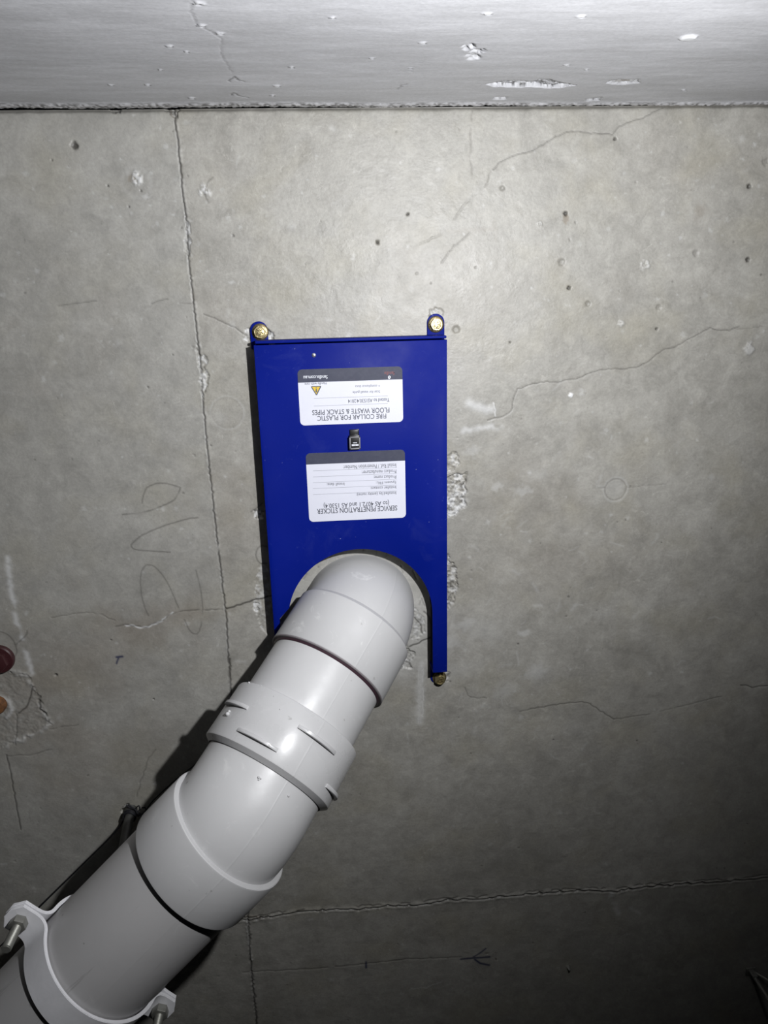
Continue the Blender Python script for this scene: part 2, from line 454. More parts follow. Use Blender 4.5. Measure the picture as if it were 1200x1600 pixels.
crack([(90, 478), (120, 474), (150, 470)], .0005, .4, .1, 29); crack([(235, 474), (262, 467)], .0005, .4, 0, 30)
crack([(318, 491), (330, 495), (350, 504), (372, 514), (384, 524)], .0005, .55, 0, 31)
crack([(280, 474), (300, 474)], .0005, .3, 0, 31)
crack([(727, 1074), (731, 1086), (736, 1090), (760, 1091)], .0005, .45, 0, 32)
crack([(812, 1112), (840, 1106), (860, 1103), (885, 1099), (910, 1097), (922, 1100), (935, 1109), (960, 1124)], .0006, .6, .1, 33)
crack([(960, 1124), (985, 1120), (1010, 1117), (1060, 1105), (1100, 1095), (1130, 1088)], .0005, .4, .3, 34)
crack([(1157, 1071), (1166, 1070), (1176, 1074), (1200, 1071)], .0006, .75, 0, 35)
crack([(33, 1297), (28, 1276), (22, 1240), (16, 1205), (10, 1180)], .0007, .75, 0, 36)
crack([(213, 1245), (222, 1215), (232, 1185), (243, 1172)], .0006, .4, .1, 37)
crack([(26, 1117), (26, 1140), (24, 1165)], .0006, .5, 0, 38); crack([(51, 1073), (46, 1090), (43, 1104), (28, 1116)], .0007, .8, 0, 39)
crack([(78, 1140), (100, 1136), (122, 1133)], .0006, .3, .2, 39); crack([(12, 1182), (50, 1180), (80, 1172)], .0006, .35, .2, 39)
crack([(738, 172), (736, 200), (735, 240), (738, 272)], .0005, .3, .2, 41)
crack([(640, 1010), (655, 1004), (672, 996)], .0008, .9, 0, 42); crack([(648, 965), (656, 975), (660, 990)], .0008, .8, .1, 43)
crack([(663, 955), (672, 965), (676, 985)], .0008, .7, .1, 44); crack([(410, 786), (398, 797), (392, 800)], .0006, .5, 0, 45)
crack([(1195, 510), (1150, 515), (1120, 517)], .0005, 0.2, .2, 46)
crack([(935, 763), (945, 762)], .0005, .35, 0, 47); crack([(980, 762), (1010, 759), (1040, 757)], .0004, .2, .3, 48)
ce.line(C((640, 1546), (665, 1543), (690, 1534)), .0007, light=.22, seed=3)
crack([(380, 1520), (500, 1513), (640, 1499), (720, 1496)], .0009, .30, .1, 49)
# pencil scribbles
def pencil(px, s=.55, w=.00065, gap=.1):
    ce.line([tuple(p[:2]) for p in smooth_path([Vector((*q, 0)) for q in C(*px)], 5)], w, pencil=s, jit=.0001, gap=gap, seed=9)
pencil([(222, 786), (224, 774), (230, 762), (243, 756), (256, 755), (270, 758), (282, 762)])
pencil([(282, 762), (279, 770), (272, 781), (262, 787), (245, 794), (223, 801), (191, 804)], .65)
pencil([(309, 809), (293, 811), (256, 822), (223, 836), (208, 848), (205, 854), (212, 859), (232, 861), (266, 863)], .6)
pencil([(232, 962), (226, 950), (221, 930), (219, 912), (220, 897), (225, 886), (232, 883), (243, 887), (256, 902), (266, 920), (274, 938), (280, 953)], .5)
pencil([(288, 968), (297, 986), (306, 991), (312, 984), (316, 964), (316, 942), (312, 914), (306, 891)], .5)
pencil([(418, 854), (408, 853), (401, 860), (401, 872), (407, 880), (416, 880)], .6)
pencil([(0, 987), (12, 992), (22, 1004), (26, 1018), (20, 1032)], .55); pencil([(24, 1008), (34, 999), (41, 992), (42, 986)], .55)
pencil([(333, 277), (326, 284), (321, 297), (322, 308), (326, 316)], .5)
def ring(u, v, r, light=0.0, pen=0.0, h=0.0, w=.0006, n=26):
    c = on_ceiling(u, v)
    ce.line([(c.x + r * math.cos(t * 2 * math.pi / n), c.y + r * math.sin(t * 2 * math.pi / n)) for t in range(n + 1)], w, light=light, pencil=pen, h=h, jit=.0001, seed=4)
ring(962, 765, .0108, pen=.24, h=-.0004); ring(962, 765, .0125, light=.15, w=.001)
ce.blob(C((962, 765))[0], .010, light=.10, h=-.0003, rough=.1)
ring(355, 645, .0155, light=.10, w=.0012); ring(355, 645, .0140, pen=.12, w=.0006)
ring(213, 285, .012, light=.06, w=.002)
# blue marker
def marker(px, w=.0012, s=.95): ce.line(C(*px), w, blue=s, jit=.00005, seed=4)
marker([(182, 1027), (191, 1026)], .0013); marker([(186, 1026), (184, 1031), (182, 1037)], .0009)
marker([(720, 1499), (738, 1497), (765, 1495)], .0013); marker([(740, 1495), (750, 1489), (759, 1482)], .0009); marker([(742, 1499), (750, 1505), (764, 1508)], .0014)
marker([(572, 1503), (572, 1512)], .0012)
ce.line(C((757, 1491), (768, 1490), (776, 1490), (775, 1500)), .0011, brown=.8, dark=.5, h=-.001, gap=.3, seed=8)
# chalk, plaster smears
ce.line(C((12, 872), (15, 915), (22, 955), (32, 995), (42, 1025), (50, 1052)), .0026, light=.50, gap=.22, seed=50)
ce.line(C((658, 1036), (657, 1075), (656, 1128)), .0042, light=.30, gap=.20, seed=51, jit=.0008)
ce.line(C((654, 1042), (654, 1130)), .0011, light=.35, gap=.2, seed=52); ce.line(C((661, 1042), (661, 1120)), .0008, light=.45, gap=.25, seed=53)
ce.line(C((733, 631), (745, 634), (758, 640), (768, 640)), .0040, light=.42, seed=54, h=.0002)
ce.line(C((772, 630), (774, 645), (774, 650)), .0007, light=.55, h=.0005)
ce.line(C((724, 673), (745, 670), (765, 666), (775, 667), (790, 670)), .0028, light=.40, seed=55, gap=.25)
ce.line(C((955, 1396), (958, 1410), (966, 1428)), .0035, light=.30, gap=.3, seed=56); ce.line(C((985, 1418), (1000, 1428)), .002, light=.2, gap=.3, seed=57)
for k, (u, v, r, s) in enumerate([(775, 762, .006, .22), (818, 768, .007, .20), (790, 1080, .012, .13), (837, 1050, .010, .22), (900, 1140, .01, .05), (818, 990, .006, .25), (738, 705, .008, .2), (728, 975, .010, .2), (700, 1005, .012, .16), (840, 740, .008, .1), (330, 655, .01, .08), (1000, 945, .01, .06), (590, 470, .015, .07), (905, 1395, .004, .08), (940, 960, .01, .06), (760, 985, .016, .12), (720, 1050, .016, .1)]):
    ce.blob(C((u, v))[0], r, light=s, rough=.9, seed=60 + k, soft=1.0, squash=.6)
ce.blob(C((892, 617))[0], .0022, light=.95, h=.0006)
for k, (u, v, r) in enumerate([(116, 227, .0028), (884, 334, .0018), (889, 450, .0018), (1171, 291, .0020), (1169, 406, .0020), (590, 379, .0014), (637, 335, .0011), (961, 217, .0012), (87, 1055, .0014), (1026, 514, .0012), (240, 1093, .0008), (220, 298, .0006), (797, 535, .0007), (168, 290, .0007), (80, 250, .0006), (173, 1000, .0006), (201, 323, .0006)]):
    ce.blob(C((u, v))[0], r, dark=.85, h=-.0020, rough=.35, seed=90 + k, soft=.4)
for k, (u, v, r) in enumerate([(877, 409, .0030), (1029, 480, .0024), (918, 475, .0024), (1087, 396, .0026), (1197, 253, .003), (785, 294, .002), (713, 515, .003)]):
    ce.blob(C((u, v))[0], r, dark=.22, h=-.0012, rough=.4, seed=110 + k)
for k, (u, v, r) in enumerate([(214, 280, .0052), (319, 297, .0046), (843, 350, .002), (1170, 545, .005), (1010, 413, .004), (970, 505, .003)]):
    ce.blob(C((u, v))[0], r, light=.45 if k < 2 else .25, h=.0012, rough=.5, seed=120 + k, speckle=.3)
ce.blob(C((206, 279))[0], .003, brown=.5, rough=.5)
ce.blob(C((884, 342))[0], .0025, brown=.7, rough=.6, squash=1.6); ce.blob(C((1094, 331))[0], .006, brown=.35, soft=1.2)
ce.line(C((700, 361), (740, 360), (775, 358)), .0025, brown=.22, gap=.2, seed=71); ce.line(C((772, 345), (775, 375)), .002, brown=.16, seed=72)
# damp and rust stains
for k, (u, v, r, s, sq) in enumerate([(210, 985, .035, .38, .5), (290, 958, .03, .34, .4), (130, 1030, .045, .32, .7), (60, 1060, .03, .36, .8), (90, 1150, .04, .30, .6), (190, 1010, .02, .25, 1), (110, 1220, .04, .22, .6), (160, 1180, .06, .18, .5), (350, 480, .02, .12, 1), (250, 965, .03, .2, .4), (880, 880, .05, .12, .6), (850, 870, .03, .14, .6), (700, 440, .06, .12, .8), (820, 780, .05, .12, .8), (370, 800, .03, .16, 1.2), (60, 1540, .06, .2, 1)]):
    ce.blob(C((u, v))[0], r, brown=min(.75, s * 1.35), rough=.8, seed=140 + k, soft=1.6, squash=sq)
# rough mortar patch at the left edge
ce.chip(C((-20, 1048), (20, 1050), (42, 1054), (52, 1070), (60, 1085), (64, 1105), (72, 1122), (78, 1133), (62, 1142), (45, 1148), (20, 1162), (-20, 1178)), .0007, .06, .12, 150, brown=.45)
ce.line(C((15, 1052), (40, 1054), (50, 1070), (58, 1088), (64, 1108), (76, 1128), (70, 1136), (56, 1142), (40, 1150), (0, 1172)), .0022, light=.28, h=.0008, gap=.30, seed=151, jit=.0014)
ce.line(C((15, 1052), (40, 1054), (50, 1070), (58, 1088), (64, 1108), (76, 1128), (70, 1136), (56, 1142), (40, 1150), (0, 1172)), .0010, dark=.8, h=-.0016, gap=.52, seed=152, jit=.0014)
ce.line(C((0, 1090), (12, 1096), (18, 1110), (10, 1122)), .0025, light=.4, gap=.2, seed=153, h=.001)
# spalling around the fire collar and its bolts
for k, (poly, dp, li, da) in enumerate([
    ([(690, 712), (714, 705), (718, 722), (706, 735), (690, 742)], .0018, .5, .35),
    ([(690, 745), (718, 738), (733, 737), (728, 752), (730, 768), (726, 790), (710, 808), (690, 812)], .0030, .55, .6),
    ([(690, 862), (704, 866), (712, 890), (716, 915), (712, 938), (700, 958), (690, 958)], .0022, .38, .55),
    ([(415, 512), (424, 516), (432, 523), (432, 536), (422, 542), (412, 542)], .0030, .75, .7),
    ([(384, 512), (392, 512), (394, 535), (384, 532)], .0012, .55, .3),
    ([(672, 482), (682, 479), (692, 486), (690, 494), (672, 492)], .0012, .5, .3),
    ([(394, 795), (400, 797), (412, 800), (412, 812), (402, 812)], .0018, .6, .7),
    ([(404, 885), (416, 880), (420, 905), (424, 940), (418, 990), (408, 985), (398, 955), (396, 915)], .0010, .40, .20),
    ([(394, 940), (402, 942), (402, 956), (395, 955)], .0014, .7, .2),
    ([(412, 1080), (440, 1075), (455, 1085), (448, 1110), (420, 1110)], .0012, .3, .3),
    ([(623, 1020), (640, 1012), (650, 1022), (640, 1042), (626, 1048)], .0020, .35, .55),
    ([(630, 955), (650, 950), (660, 962), (664, 985), (650, 1000), (640, 1000)], .0010, .45, .35),
    ([(690, 1050), (702, 1052), (700, 1062), (690, 1066)], .0012, .4, .5),
    ([(190, 1262), (200, 1258), (206, 1268), (200, 1284), (190, 1278)], .0025, .65, .5),
    ([(258, 170), (276, 168), (276, 186), (264, 184)], .0020, .2, .5),
    ([(170, 168), (190, 168), (186, 180), (175, 180)], .0020, .2, .5)]):
    ce.chip(C(*poly), dp, li, da, 160 + k)
ce.chip(C((176, 168), (188, 168), (184, 180)), .0002, 0, .1, 190, brown=.6); ce.chip(C((266, 172), (276, 172), (275, 186)), .0002, 0, .1, 191, brown=.6)
# scattered pale flecks, pinholes and scuffs of the cast surface
rs = np.random.default_rng(77)
for k in range(700):
    u, v = rs.uniform(0, 1200), rs.uniform(180, 1600)
    ce.blob(C((u, v))[0], rs.choice([.0008, .0011, .0016, .0024], p=[.45, .3, .17, .08]), light=rs.uniform(.06, .26), rough=1.0, seed=int(rs.integers(0, 900)), soft=.9, squash=rs.uniform(.5, 1.4))
for k in range(110):
    u, v = rs.uniform(0, 1200), rs.uniform(180, 1600)
    ce.blob(C((u, v))[0], rs.uniform(.0006, .0012), dark=rs.uniform(.2, .6), h=-.0004, rough=.6, seed=int(rs.integers(0, 900)))
for k in range(150):
    if k < 95: u, v = rs.normal(830, 120), rs.normal(960, 170)
    else: u, v = rs.uniform(0, 1200), rs.uniform(180, 1500)
    if not (0 < u < 1200 and 180 < v < 1600): continue
    a = rs.normal(-.5, .7); n = rs.uniform(5, 22); cu = rs.normal(0, .35)
    P = [(u, v), (u + n * .5 * math.cos(a), v + n * .5 * math.sin(a)), (u + n * .5 * (math.cos(a) + math.cos(a + cu)), v + n * .5 * (math.sin(a) + math.sin(a + cu)))]
    ce.line(C(*P), rs.choice([.0006, .0009, .0018]), light=rs.uniform(.05, .17), gap=.25, seed=int(rs.integers(0, 900)), jit=.0003)
for k in range(40):
    u, v = rs.uniform(0, 1200), rs.uniform(180, 1250)
    ce.blob(C((u, v))[0], rs.uniform(.006, .02), brown=rs.uniform(.04, .13), rough=.9, seed=int(rs.integers(0, 900)), soft=1.5, squash=rs.uniform(.5, 1.3))
# smooth mortar packed round the pipe inside the collar
ce.blob((.030, .315), .078, light=.20, h=.0006, rough=.15, seed=200, soft=.3)
for k in range(26):
    a = random.uniform(0, 6.28); r = .059 + random.random() * .012
    c = (.0225 + r * math.cos(a), .297 + r * math.sin(a))
    ce.line([c, (c[0] + random.uniform(-.004, .004), c[1] + random.uniform(.003, .012))], .0006, dark=.5 * random.random(), light=.3 * random.random(), h=-.0006, seed=210 + k)
# groove where the soffit meets the beam face
zz = ce.b[None, :] - WALL_Y
wob = (ce.vn(*full, 120, 220, 2) - .5)
g = np.exp(-((zz - .0004) / (.0016 + .0012 * wob)) ** 2)
ce.wear[..., 2] = np.maximum(ce.wear[..., 2], .60 * g)
ce.h -= g * .0018
HX, HY, HR = .0225, .2970, .0535
ceiling = ce.to_mesh('ceiling', lambda A, B, h: np.stack([A, B, CEIL - h], -1), M_CEIL, hole=lambda c: np.hypot(c[:, 0] - HX, c[:, 1] - HY) < HR)
tag(ceiling, 'bare grey concrete slab soffit with cracks, pencil scribbles and chipped mortar', kind='structure')
del ce

# ---- the wall line, built as a shallow beam
wa = Field(axis(-.28, .46, .0010, -1.2, 1.6), axis(CEIL - .29, CEIL + .0005, .0011, CEIL - .34, CEIL, .10))
full = (slice(None), slice(None))
wa.h += (wa.vn(*full, 14, 300, 2) - .5) * .0012 + (wa.vn(*full, 90, 310, 3, .3) - .5) * .00035
xs = wa.a[:, None]; top = CEIL - wa.b[None, :]
wn = wa.vn(*full, 150, 320, 3) - .5; wn2 = wa.vn(*full, 500, 330, 2)
taper = np.interp(xs, [-.3, -.05, .2, .46], [.021, .017, .011, .009])
ridge = 1 / (1 + np.exp((np.abs(top - taper * .72) - taper * .34 - wn * .004) / .0009))
wa.h += ridge * (.0014 + .0016 * (wn2 - .3))
wa.wear[..., 1] = np.maximum(wa.wear[..., 1], ridge * .28)
wa.wear[..., 2] = np.maximum(wa.wear[..., 2], ridge * np.clip((.5 - wn2) * 4, 0, .75))
gr = np.exp(-((top - taper * .18) / (taper * .26 * (1 + wn))) ** 2)
wa.h -= gr * .003; wa.wear[..., 2] = np.maximum(wa.wear[..., 2], gr * np.clip(.45 + wn * 1.5, 0, .8))
gr = np.exp(-((top - taper * 1.12) / .0008) ** 2) * np.clip(wn * 6 + .5, 0, 1)
wa.wear[..., 2] = np.maximum(wa.wear[..., 2], gr * .5)
wa.chip(Wl((758, 132), (785, 127), (830, 126), (850, 125), (875, 129), (903, 132), (870, 137), (838, 137), (800, 136), (770, 136)), .0030, .50, .85, 340, edge=.0010)
wa.line(Wl((845, 125), (860, 126), (868, 131)), .0013, dark=.9, h=-.003)
wa.chip(Wl((945, 130), (960, 125), (1000, 124), (1000, 130), (965, 133)), .0016, .5, .3, 341, edge=.0008, brown=.0)
wa.blob(Wl((972, 129))[0], .006, brown=.9, rough=.6, squash=.4, seed=5)
wa.line(Wl((1005, 122), (1040, 117), (1070, 115)), .0012, light=.5, gap=.35, seed=342)
wa.chip(Wl((770, 152), (795, 152), (792, 156), (772, 156)), .0015, .5, .6, 343, edge=.0006); wa.chip(Wl((915, 155), (940, 151), (938, 157), (918, 158)), .0015, .4, .7, 344, edge=.0006)
for k, (u, v, r) in enumerate([(742, 88, .0048), (735, 72, .004), (748, 80, .004), (728, 76, .002)]):
    wa.blob(Wl((u, v))[0], r, light=.35, h=-.0015, rough=.8, seed=350 + k); wa.blob(Wl((u + 2, v + 2))[0], r * .45, dark=.6, h=-.002, rough=.8, seed=355 + k)
wa.blob(Wl((1076, 58))[0], .0052, light=.9, h=.0015, rough=.3, squash=.8, seed=360)
for k, (u, v, r) in enumerate([(265, 72, .0022), (314, 40, .003), (432, 133, .0025), (425, 148, .002), (299, 153, .003), (343, 52, .003), (455, 105, .002), (885, 101, .002), (916, 108, .0015), (660, 66, .003), (1068, 140, .002), (908, 25, .003), (581, 91, .0018), (518, 26, .002), (230, 132, .002), (173, 132, .002), (641, 106, .0015), (250, 108, .0015), (310, 5, .004), (762, 21, .003), (292, 80, .0015), (640, 110, .001)]):
    wa.blob(Wl((u, v))[0], r * .75, light=.32, h=.0008, rough=.7, seed=370 + k, squash=.8); wa.blob(Wl((u + 2, v + 2))[0], r * .45, dark=.4, h=-.001, rough=.5, seed=400 + k)
wa.line(Wl((300, 0), (297, 18), (308, 38), (330, 50), (347, 62), (345, 82), (352, 98), (365, 118), (375, 128)), .0005, dark=.28, light=0, h=-.0003, gap=.2, seed=345)
wa.line(Wl((358, 128), (366, 120), (370, 125), (382, 128)), .0006, dark=.75, h=-.0006, seed=346); wa.line(Wl((362, 150), (364, 145), (372, 150), (388, 153)), .0006, dark=.75, h=-.0006, seed=347)
wa.line(Wl((620, 140), (628, 133), (636, 131)), .0008, dark=.4, h=-.0005, seed=348)
wall = wa.to_mesh('beam_face', lambda A, B, h: np.stack([A, WALL_Y + h, B], -1), M_WALL)
def beam_body():
    bm = bmesh.new(); bm_box(bm, (-1.2, WALL_Y - .30, CEIL - .34), (1.6, WALL_Y - .004, CEIL + .0))  # underside out of view, set high to cut light bounced onto the soffit
    return link_bm('beam_core', bm, M_WALL, wall, smooth=False)
bb = beam_body(); bb['kind'] = 'structure'
tag(wall, 'smooth pale concrete beam with rough mortar line along the slab', kind='structure')
del wa

# ------------------------------------------------------------------ drainage pipework
AZ1, EL1, AZ2, EL2 = map(math.radians, (133.56, 39.1, 135.9, 3.486))
def vdir(az, el): return np.array([math.cos(az) * math.cos(el), math.sin(az) * math.cos(el), -math.sin(el)])
A1, A2 = vdir(AZ1, EL1), vdir(AZ2, EL2)
K2 = np.array([-.09208034, .41820607, EYE + .53265982])
K1 = K2 - A1 * .2143
A0 = np.array([0., 0., -1.])
def phis(seam=True):
    p = np.linspace(-math.pi, math.pi, 96, endpoint=False)
    if seam: p = np.concatenate([p, np.array([-.03, -.02, -.012, -.006, .006, .012, .02, .03])])
    return np.unique(np.round(p, 5))
PH = phis()
def ring3(c, a, az, r, seam=.0):
    e2 = np.array([math.sin(az), -math.cos(az), 0.]); dn = np.cross(e2, a)
    if dn[2] > 0 or (abs(dn[2]) < 1e-6 and dn @ np.array([math.cos(az), math.sin(az), 0]) > 0 and False): dn = -dn
    rr = r + seam * np.exp(-(PH / .010) ** 2)
    return c + rr[:, None] * (np.cos(PH)[:, None] * dn + np.sin(PH)[:, None] * e2)
def ring_bend(c, a, az, r, seam=0.0, sgn=1):
    """frame for a bend that may start vertical"""
    e2 = np.array([math.sin(az), -math.cos(az), 0.]); dn = np.cross(e2, a) * sgn
    rr = r + seam * np.exp(-(PH / .010) ** 2)
    return c + rr[:, None] * (np.cos(PH)[:, None] * dn + np.sin(PH)[:, None] * e2)
SG = 1 if np.cross(np.array([math.sin(AZ1), -math.cos(AZ1), 0.]), A1)[2] < 0 else -1
def tube_obj(name, prof, mat, parent, origin, a, az, seam=0.0, angle=32):
    """closed lathe of (station, radius) pairs about a pipe axis"""
    rings = [ring3(origin + a * s, a, az, r, seam if r > .05 else 0) for s, r in prof]
    me = rings_mesh(name, rings, closed_profile=True)
    return finish(name, me, mat, parent, True, angle)
def bend_rings(corner, d0, d1, R, r, az, lead=0.0, tail=0.0, n=22, seam=.0003):
    ang = math.acos(np.clip(d0 @ d1, -1, 1)); T = R * math.tan(ang / 2)
    out = []
    if lead: out.append(ring_bend(corner - d0 * (T + lead), d0, az, r, seam, SG))
    nrm = d1 - d0 * (d0 @ d1); nrm /= np.linalg.norm(nrm); p0 = corner - d0 * T
    for k in range(n + 1):
        t = ang * k / n
        p = p0 + d0 * (R * math.sin(t)) + nrm * (R * (1 - math.cos(t)))
        dd = d0 * math.cos(t) + nrm * math.sin(t)
        out.append(ring_bend(p, dd, az, r, seam, SG))
    if tail: out.append(ring_bend(corner + d1 * (T + tail), d1, az, r, seam, SG))
    return out
pipe = empty('drainage_pipe', Vector((HX, HY, CEIL)))
tag(pipe, 'light grey plastic drain pipe dropping from the slab and bending down to the left', 'pipe')
# upper elbow: spigot bend out of the slab and its socket
me = rings_mesh('elbow', bend_rings(K1, A0, A1, .056, .0550, AZ1, lead=.004, tail=.004, seam=.00015))
up_el = finish('elbow', me, M_PVCM, pipe, True, 40); up_el['label'] = 'upper bend coming out of the slab through the blue collar'
def lip(s0, s1, r, wall=.0036, e=.0012, flip=False):
    """socket sleeve from station s0 to s1 with softened rims"""
    return [(s0, r - wall), (s0, r - e), (s0 + e * .4, r - e * .35), (s0 + e, r), (s1 - e, r), (s1 - e * .4, r - e * .35), (s1, r - e), (s1, r - wall)]
soc = tube_obj('socket', [(-.2030, .0552), (-.2005, .0578), (-.1990, .0592)] + lip(-.197, -.1475, .0592)[3:], M_PVCM, up_el, K2, A1, AZ1, .00015)
tube_obj('socket_rim', [(-.1479, .0562), (-.1479, .0591), (-.1472, .0593), (-.1466, .0588), (-.1466, .0562)], M_RIM, up_el, K2, A1, AZ1)
pr = tube_obj('primer_ring', [(-.1470, .0545), (-.1470, .0570), (-.1458, .0566), (-.1448, .0554), (-.1448, .0545)], M_PRIMER, up_el, K2, A1, AZ1); pr['label'] = 'dark purple glue line'
pc = tube_obj('straight_pipe', [(-.165, .0515), (-.165, .0550), (-.06, .0550), (-.06, .0515)], M_PVC, pipe, K2, A1, AZ1, .0001); pc['label'] = 'short straight length between the upper bend and the coupling'
cp = tube_obj('coupling', [(-.0955, .0552), (-.0955, .0600), (-.0950, .0612), (-.0938, .0618), (-.0450, .0622), (-.0440, .0619), (-.0436, .0614), (-.0402, .0566), (-.060, .0560)], M_PVCG, pipe, K2, A1, AZ1, .00015)
cp['label'] = 'thick expansion coupling with raised finger ribs'
def patch_ring(s0, s1, p0, p1, r, hgt, n=18):
    """curved raised rib on the coupling between two angles (degrees), tapering at its ends"""
    b = bmesh.new(); e2 = np.array([math.sin(AZ1), -math.cos(AZ1), 0.]); dn = np.cross(e2, A1) * SG; rows = []
    for k in range(n + 1):
        t = k / n; ph = math.radians(p0 + (p1 - p0) * t); u = min(1, min(t, 1 - t) * 7)
        w = math.sin(math.pi * (.06 + .88 * t)) ** .7; sc = (s0 + s1) / 2; hw = (s1 - s0) / 2
        row = []
        for ds, hr in ((-1, -.0015), (-1, hgt * w * .9), (-.75, hgt * w), (.75, hgt * w), (1, hgt * w * .9), (1, -.0015)):
            P = K2 + A1 * (sc + hw * ds) + (r + hr) * (math.cos(ph) * dn + math.sin(ph) * e2)
            row.append(b.verts.new(P))
        rows.append(row)
    for A, B in zip(rows, rows[1:]):
        for i in range(5): b.faces.new((A[i], A[i + 1], B[i + 1], B[i]))
        b.faces.new((A[5], A[0], B[0], B[5]))
    b.faces.new(rows[0]); b.faces.new(rows[-1]); return b
for s0, s1, p0, p1 in ((-.0555, -.0520, -56, -20), (-.0805, -.0770, -16, 22), (-.0745, -.0710, -96, -60), (-.0565, -.0530, 32, 68), (-.0790, -.0755, 84, 114), (-.056, -.0525, 120, 156), (-.079, -.0755, 170, 206)):
    link_bm('rib', patch_ring(s0 + .0002, s1 - .0002, p0, p1, .0620, .0046), M_PVCG, cp, angle=40)
# moulding gate stubs and drips of cement
e2_ = np.array([math.sin(AZ1), -math.cos(AZ1), 0.]); dn_ = np.cross(e2_, A1) * SG
def surf(s, deg, r): return Vector(K2 + A1 * s + r * (math.cos(math.radians(deg)) * dn_ + math.sin(math.radians(deg)) * e2_))
def blobs(name, items, mat, parent):
    for s, deg, rad, r in items:
        b = bmesh.new()
        bmesh.ops.create_icosphere(b, subdivisions=2, radius=r, matrix=Matrix.Translation(surf(s, deg, rad)))
        o = link_bm(name, b, mat, parent)
    return o
blobs('gate_stub', [(-.0625, -77, .0630, .0019), (-.0650, -77, .0630, .0013)], M_PVC, cp)
blobs('cement_drip', [(-.0945, -78, .0618, .0009), (-.0945, -62, .0618, .0005), (-.083, -35, .0619, .0006), (-.0905, -45, .0619, .0005)], M_PVC, cp)
# lower elbow: body and socket
me = rings_mesh('elbow', bend_rings(K2, A1, A2, .060, .0553, (AZ1 + AZ2) / 2, lead=.045, tail=.006, seam=.00015))
lo_el = finish('elbow', me, M_PVC, pipe, True, 40); lo_el['label'] = 'lower bend between the coupling and the clamped pipe'
tube_obj('socket', [(.0085, .0540), (.0085, .0588), (.0090, .0596), (.0102, .0600), (.0540, .0602), (.0554, .0599), (.0560, .0590), (.0560, .0552), (.03, .0552)], M_PVC, lo_el, K2, A2, AZ2, .00015)
blobs('cement_drip', [(-.030, -22, .0556, .0011), (-.0285, -21, .0556, .0008), (-.031, 8, .0556, .0010), (-.030, -20, .0556, .0007)], M_PVC, lo_el)
lp = tube_obj('straight_pipe', [(.03, .0515), (.03, .0550), (.75, .0550), (.75, .0515)], M_PVC2, pipe, K2, A2, AZ2, .00006); lp['label'] = 'long darker grey pipe run leaving at the lower left'

# ------------------------------------------------------------------ fire collar
T = .022; TZ = CEIL - T
FL = on_ceiling(396, 541, T); FRt = on_ceiling(697, 531, T); FB = on_ceiling(700, 1050, T)
XL, XR = FL.x + .0002, (FRt.x + FB.x) / 2; Y0 = (FL.y + FRt.y) / 2 - .0005; Y1 = FB.y
XI = on_ceiling(676, 1010, T).x; ARM = XR - XI; XIL = XL + ARM
ARCR = (XI - XIL) / 2; ACX = (XI + XIL) / 2
ATOP = on_ceiling(565, 858, T).y; ACY = ATOP + ARCR
collar = empty('fire_collar', Vector(((XL + XR) / 2, (Y0 + Y1) / 2, CEIL)))
tag(collar, 'blue steel fire collar cover with two white stickers, bolted to the slab over the pipe', 'fire collar')
pts = [(XL, Y0), (XR, Y0), (XR, Y1), (XI, Y1)]
arc = [(ACX + ARCR * math.cos(t), ACY - ARCR * math.sin(t)) for t in np.linspace(0, math.pi, 49)]
arc = [q for q in arc if q[0] > ACX or q[1] < ACY - .010]
XIL = XL + .0062            # the left arm is relieved where the pipe socket passes it
pts += arc + [(XIL, ACY - .003), (XIL, Y1), (XL, Y1)]
bm = bmesh.new()
bm_prism(bm, pts, TZ, TZ + .0013, .0004)
th = .0012
bm_box(bm, (XL, Y0 + .0002, TZ + .001), (XL + th, Y1, CEIL - .0006))
bm_box(bm, (XR - th, Y0 + .0002, TZ + .001), (XR, Y1, CEIL - .0006))
bm_box(bm, (XL, Y1 - th, TZ + .001), (XIL, Y1, CEIL - .0006)); bm_box(bm, (XI, Y1 - th, TZ + .001), (XR, Y1, CEIL - .0006))
link_bm('cover', bm, M_BLUE, collar, angle=40)
bm = bmesh.new()
LIP = on_ceiling(545, 536, T).y
bm_box(bm, (XL + .0012, Y0 - .0036, TZ + .0006), (XR - .0002, Y0 - .0010, CEIL - .0006), .0008)
link_bm('back_flange', bm, M_BLUE, collar, angle=40)
def tabshape(u0, u1, vtop, yb):
    a = on_ceiling(u0, vtop + 14).x; b = on_ceiling(u1, vtop + 14).x; r = (b - a) / 2; cx = (a + b) / 2; yt = on_ceiling((u0 + u1) / 2, vtop).y
    cy = yt + r
    return [(cx + r * math.cos(t), cy - r * math.sin(t)) for t in np.linspace(0, math.pi, 21)] + [(a, yb), (b, yb)]
for u0, u1, vt in ((391, 418.5, 502), (667, 694, 490)):
    bm = bmesh.new(); bm_prism(bm, tabshape(u0, u1, vt, Y0 + .004), CEIL - .0018, CEIL - .0002, .0003)
    link_bm('mounting_tab', bm, M_BLUE, collar, angle=40)
for xa, xb in ((XI + .0005, XR - .0010), (XL + .0010, XIL - .0005)):
    cx = (xa + xb) / 2; r = (xb - xa) / 2; cy = Y1 + .0165
    bm = bmesh.new()
    bm_prism(bm, [(cx + r * math.cos(t), cy + r * math.sin(t)) for t in np.linspace(0, math.pi, 21)] + [(xa, Y1 - .004), (xb, Y1 - .004)], CEIL - .0018, CEIL - .0002, .0003)
    link_bm('mounting_tab', bm, M_BLUE, collar, angle=40)
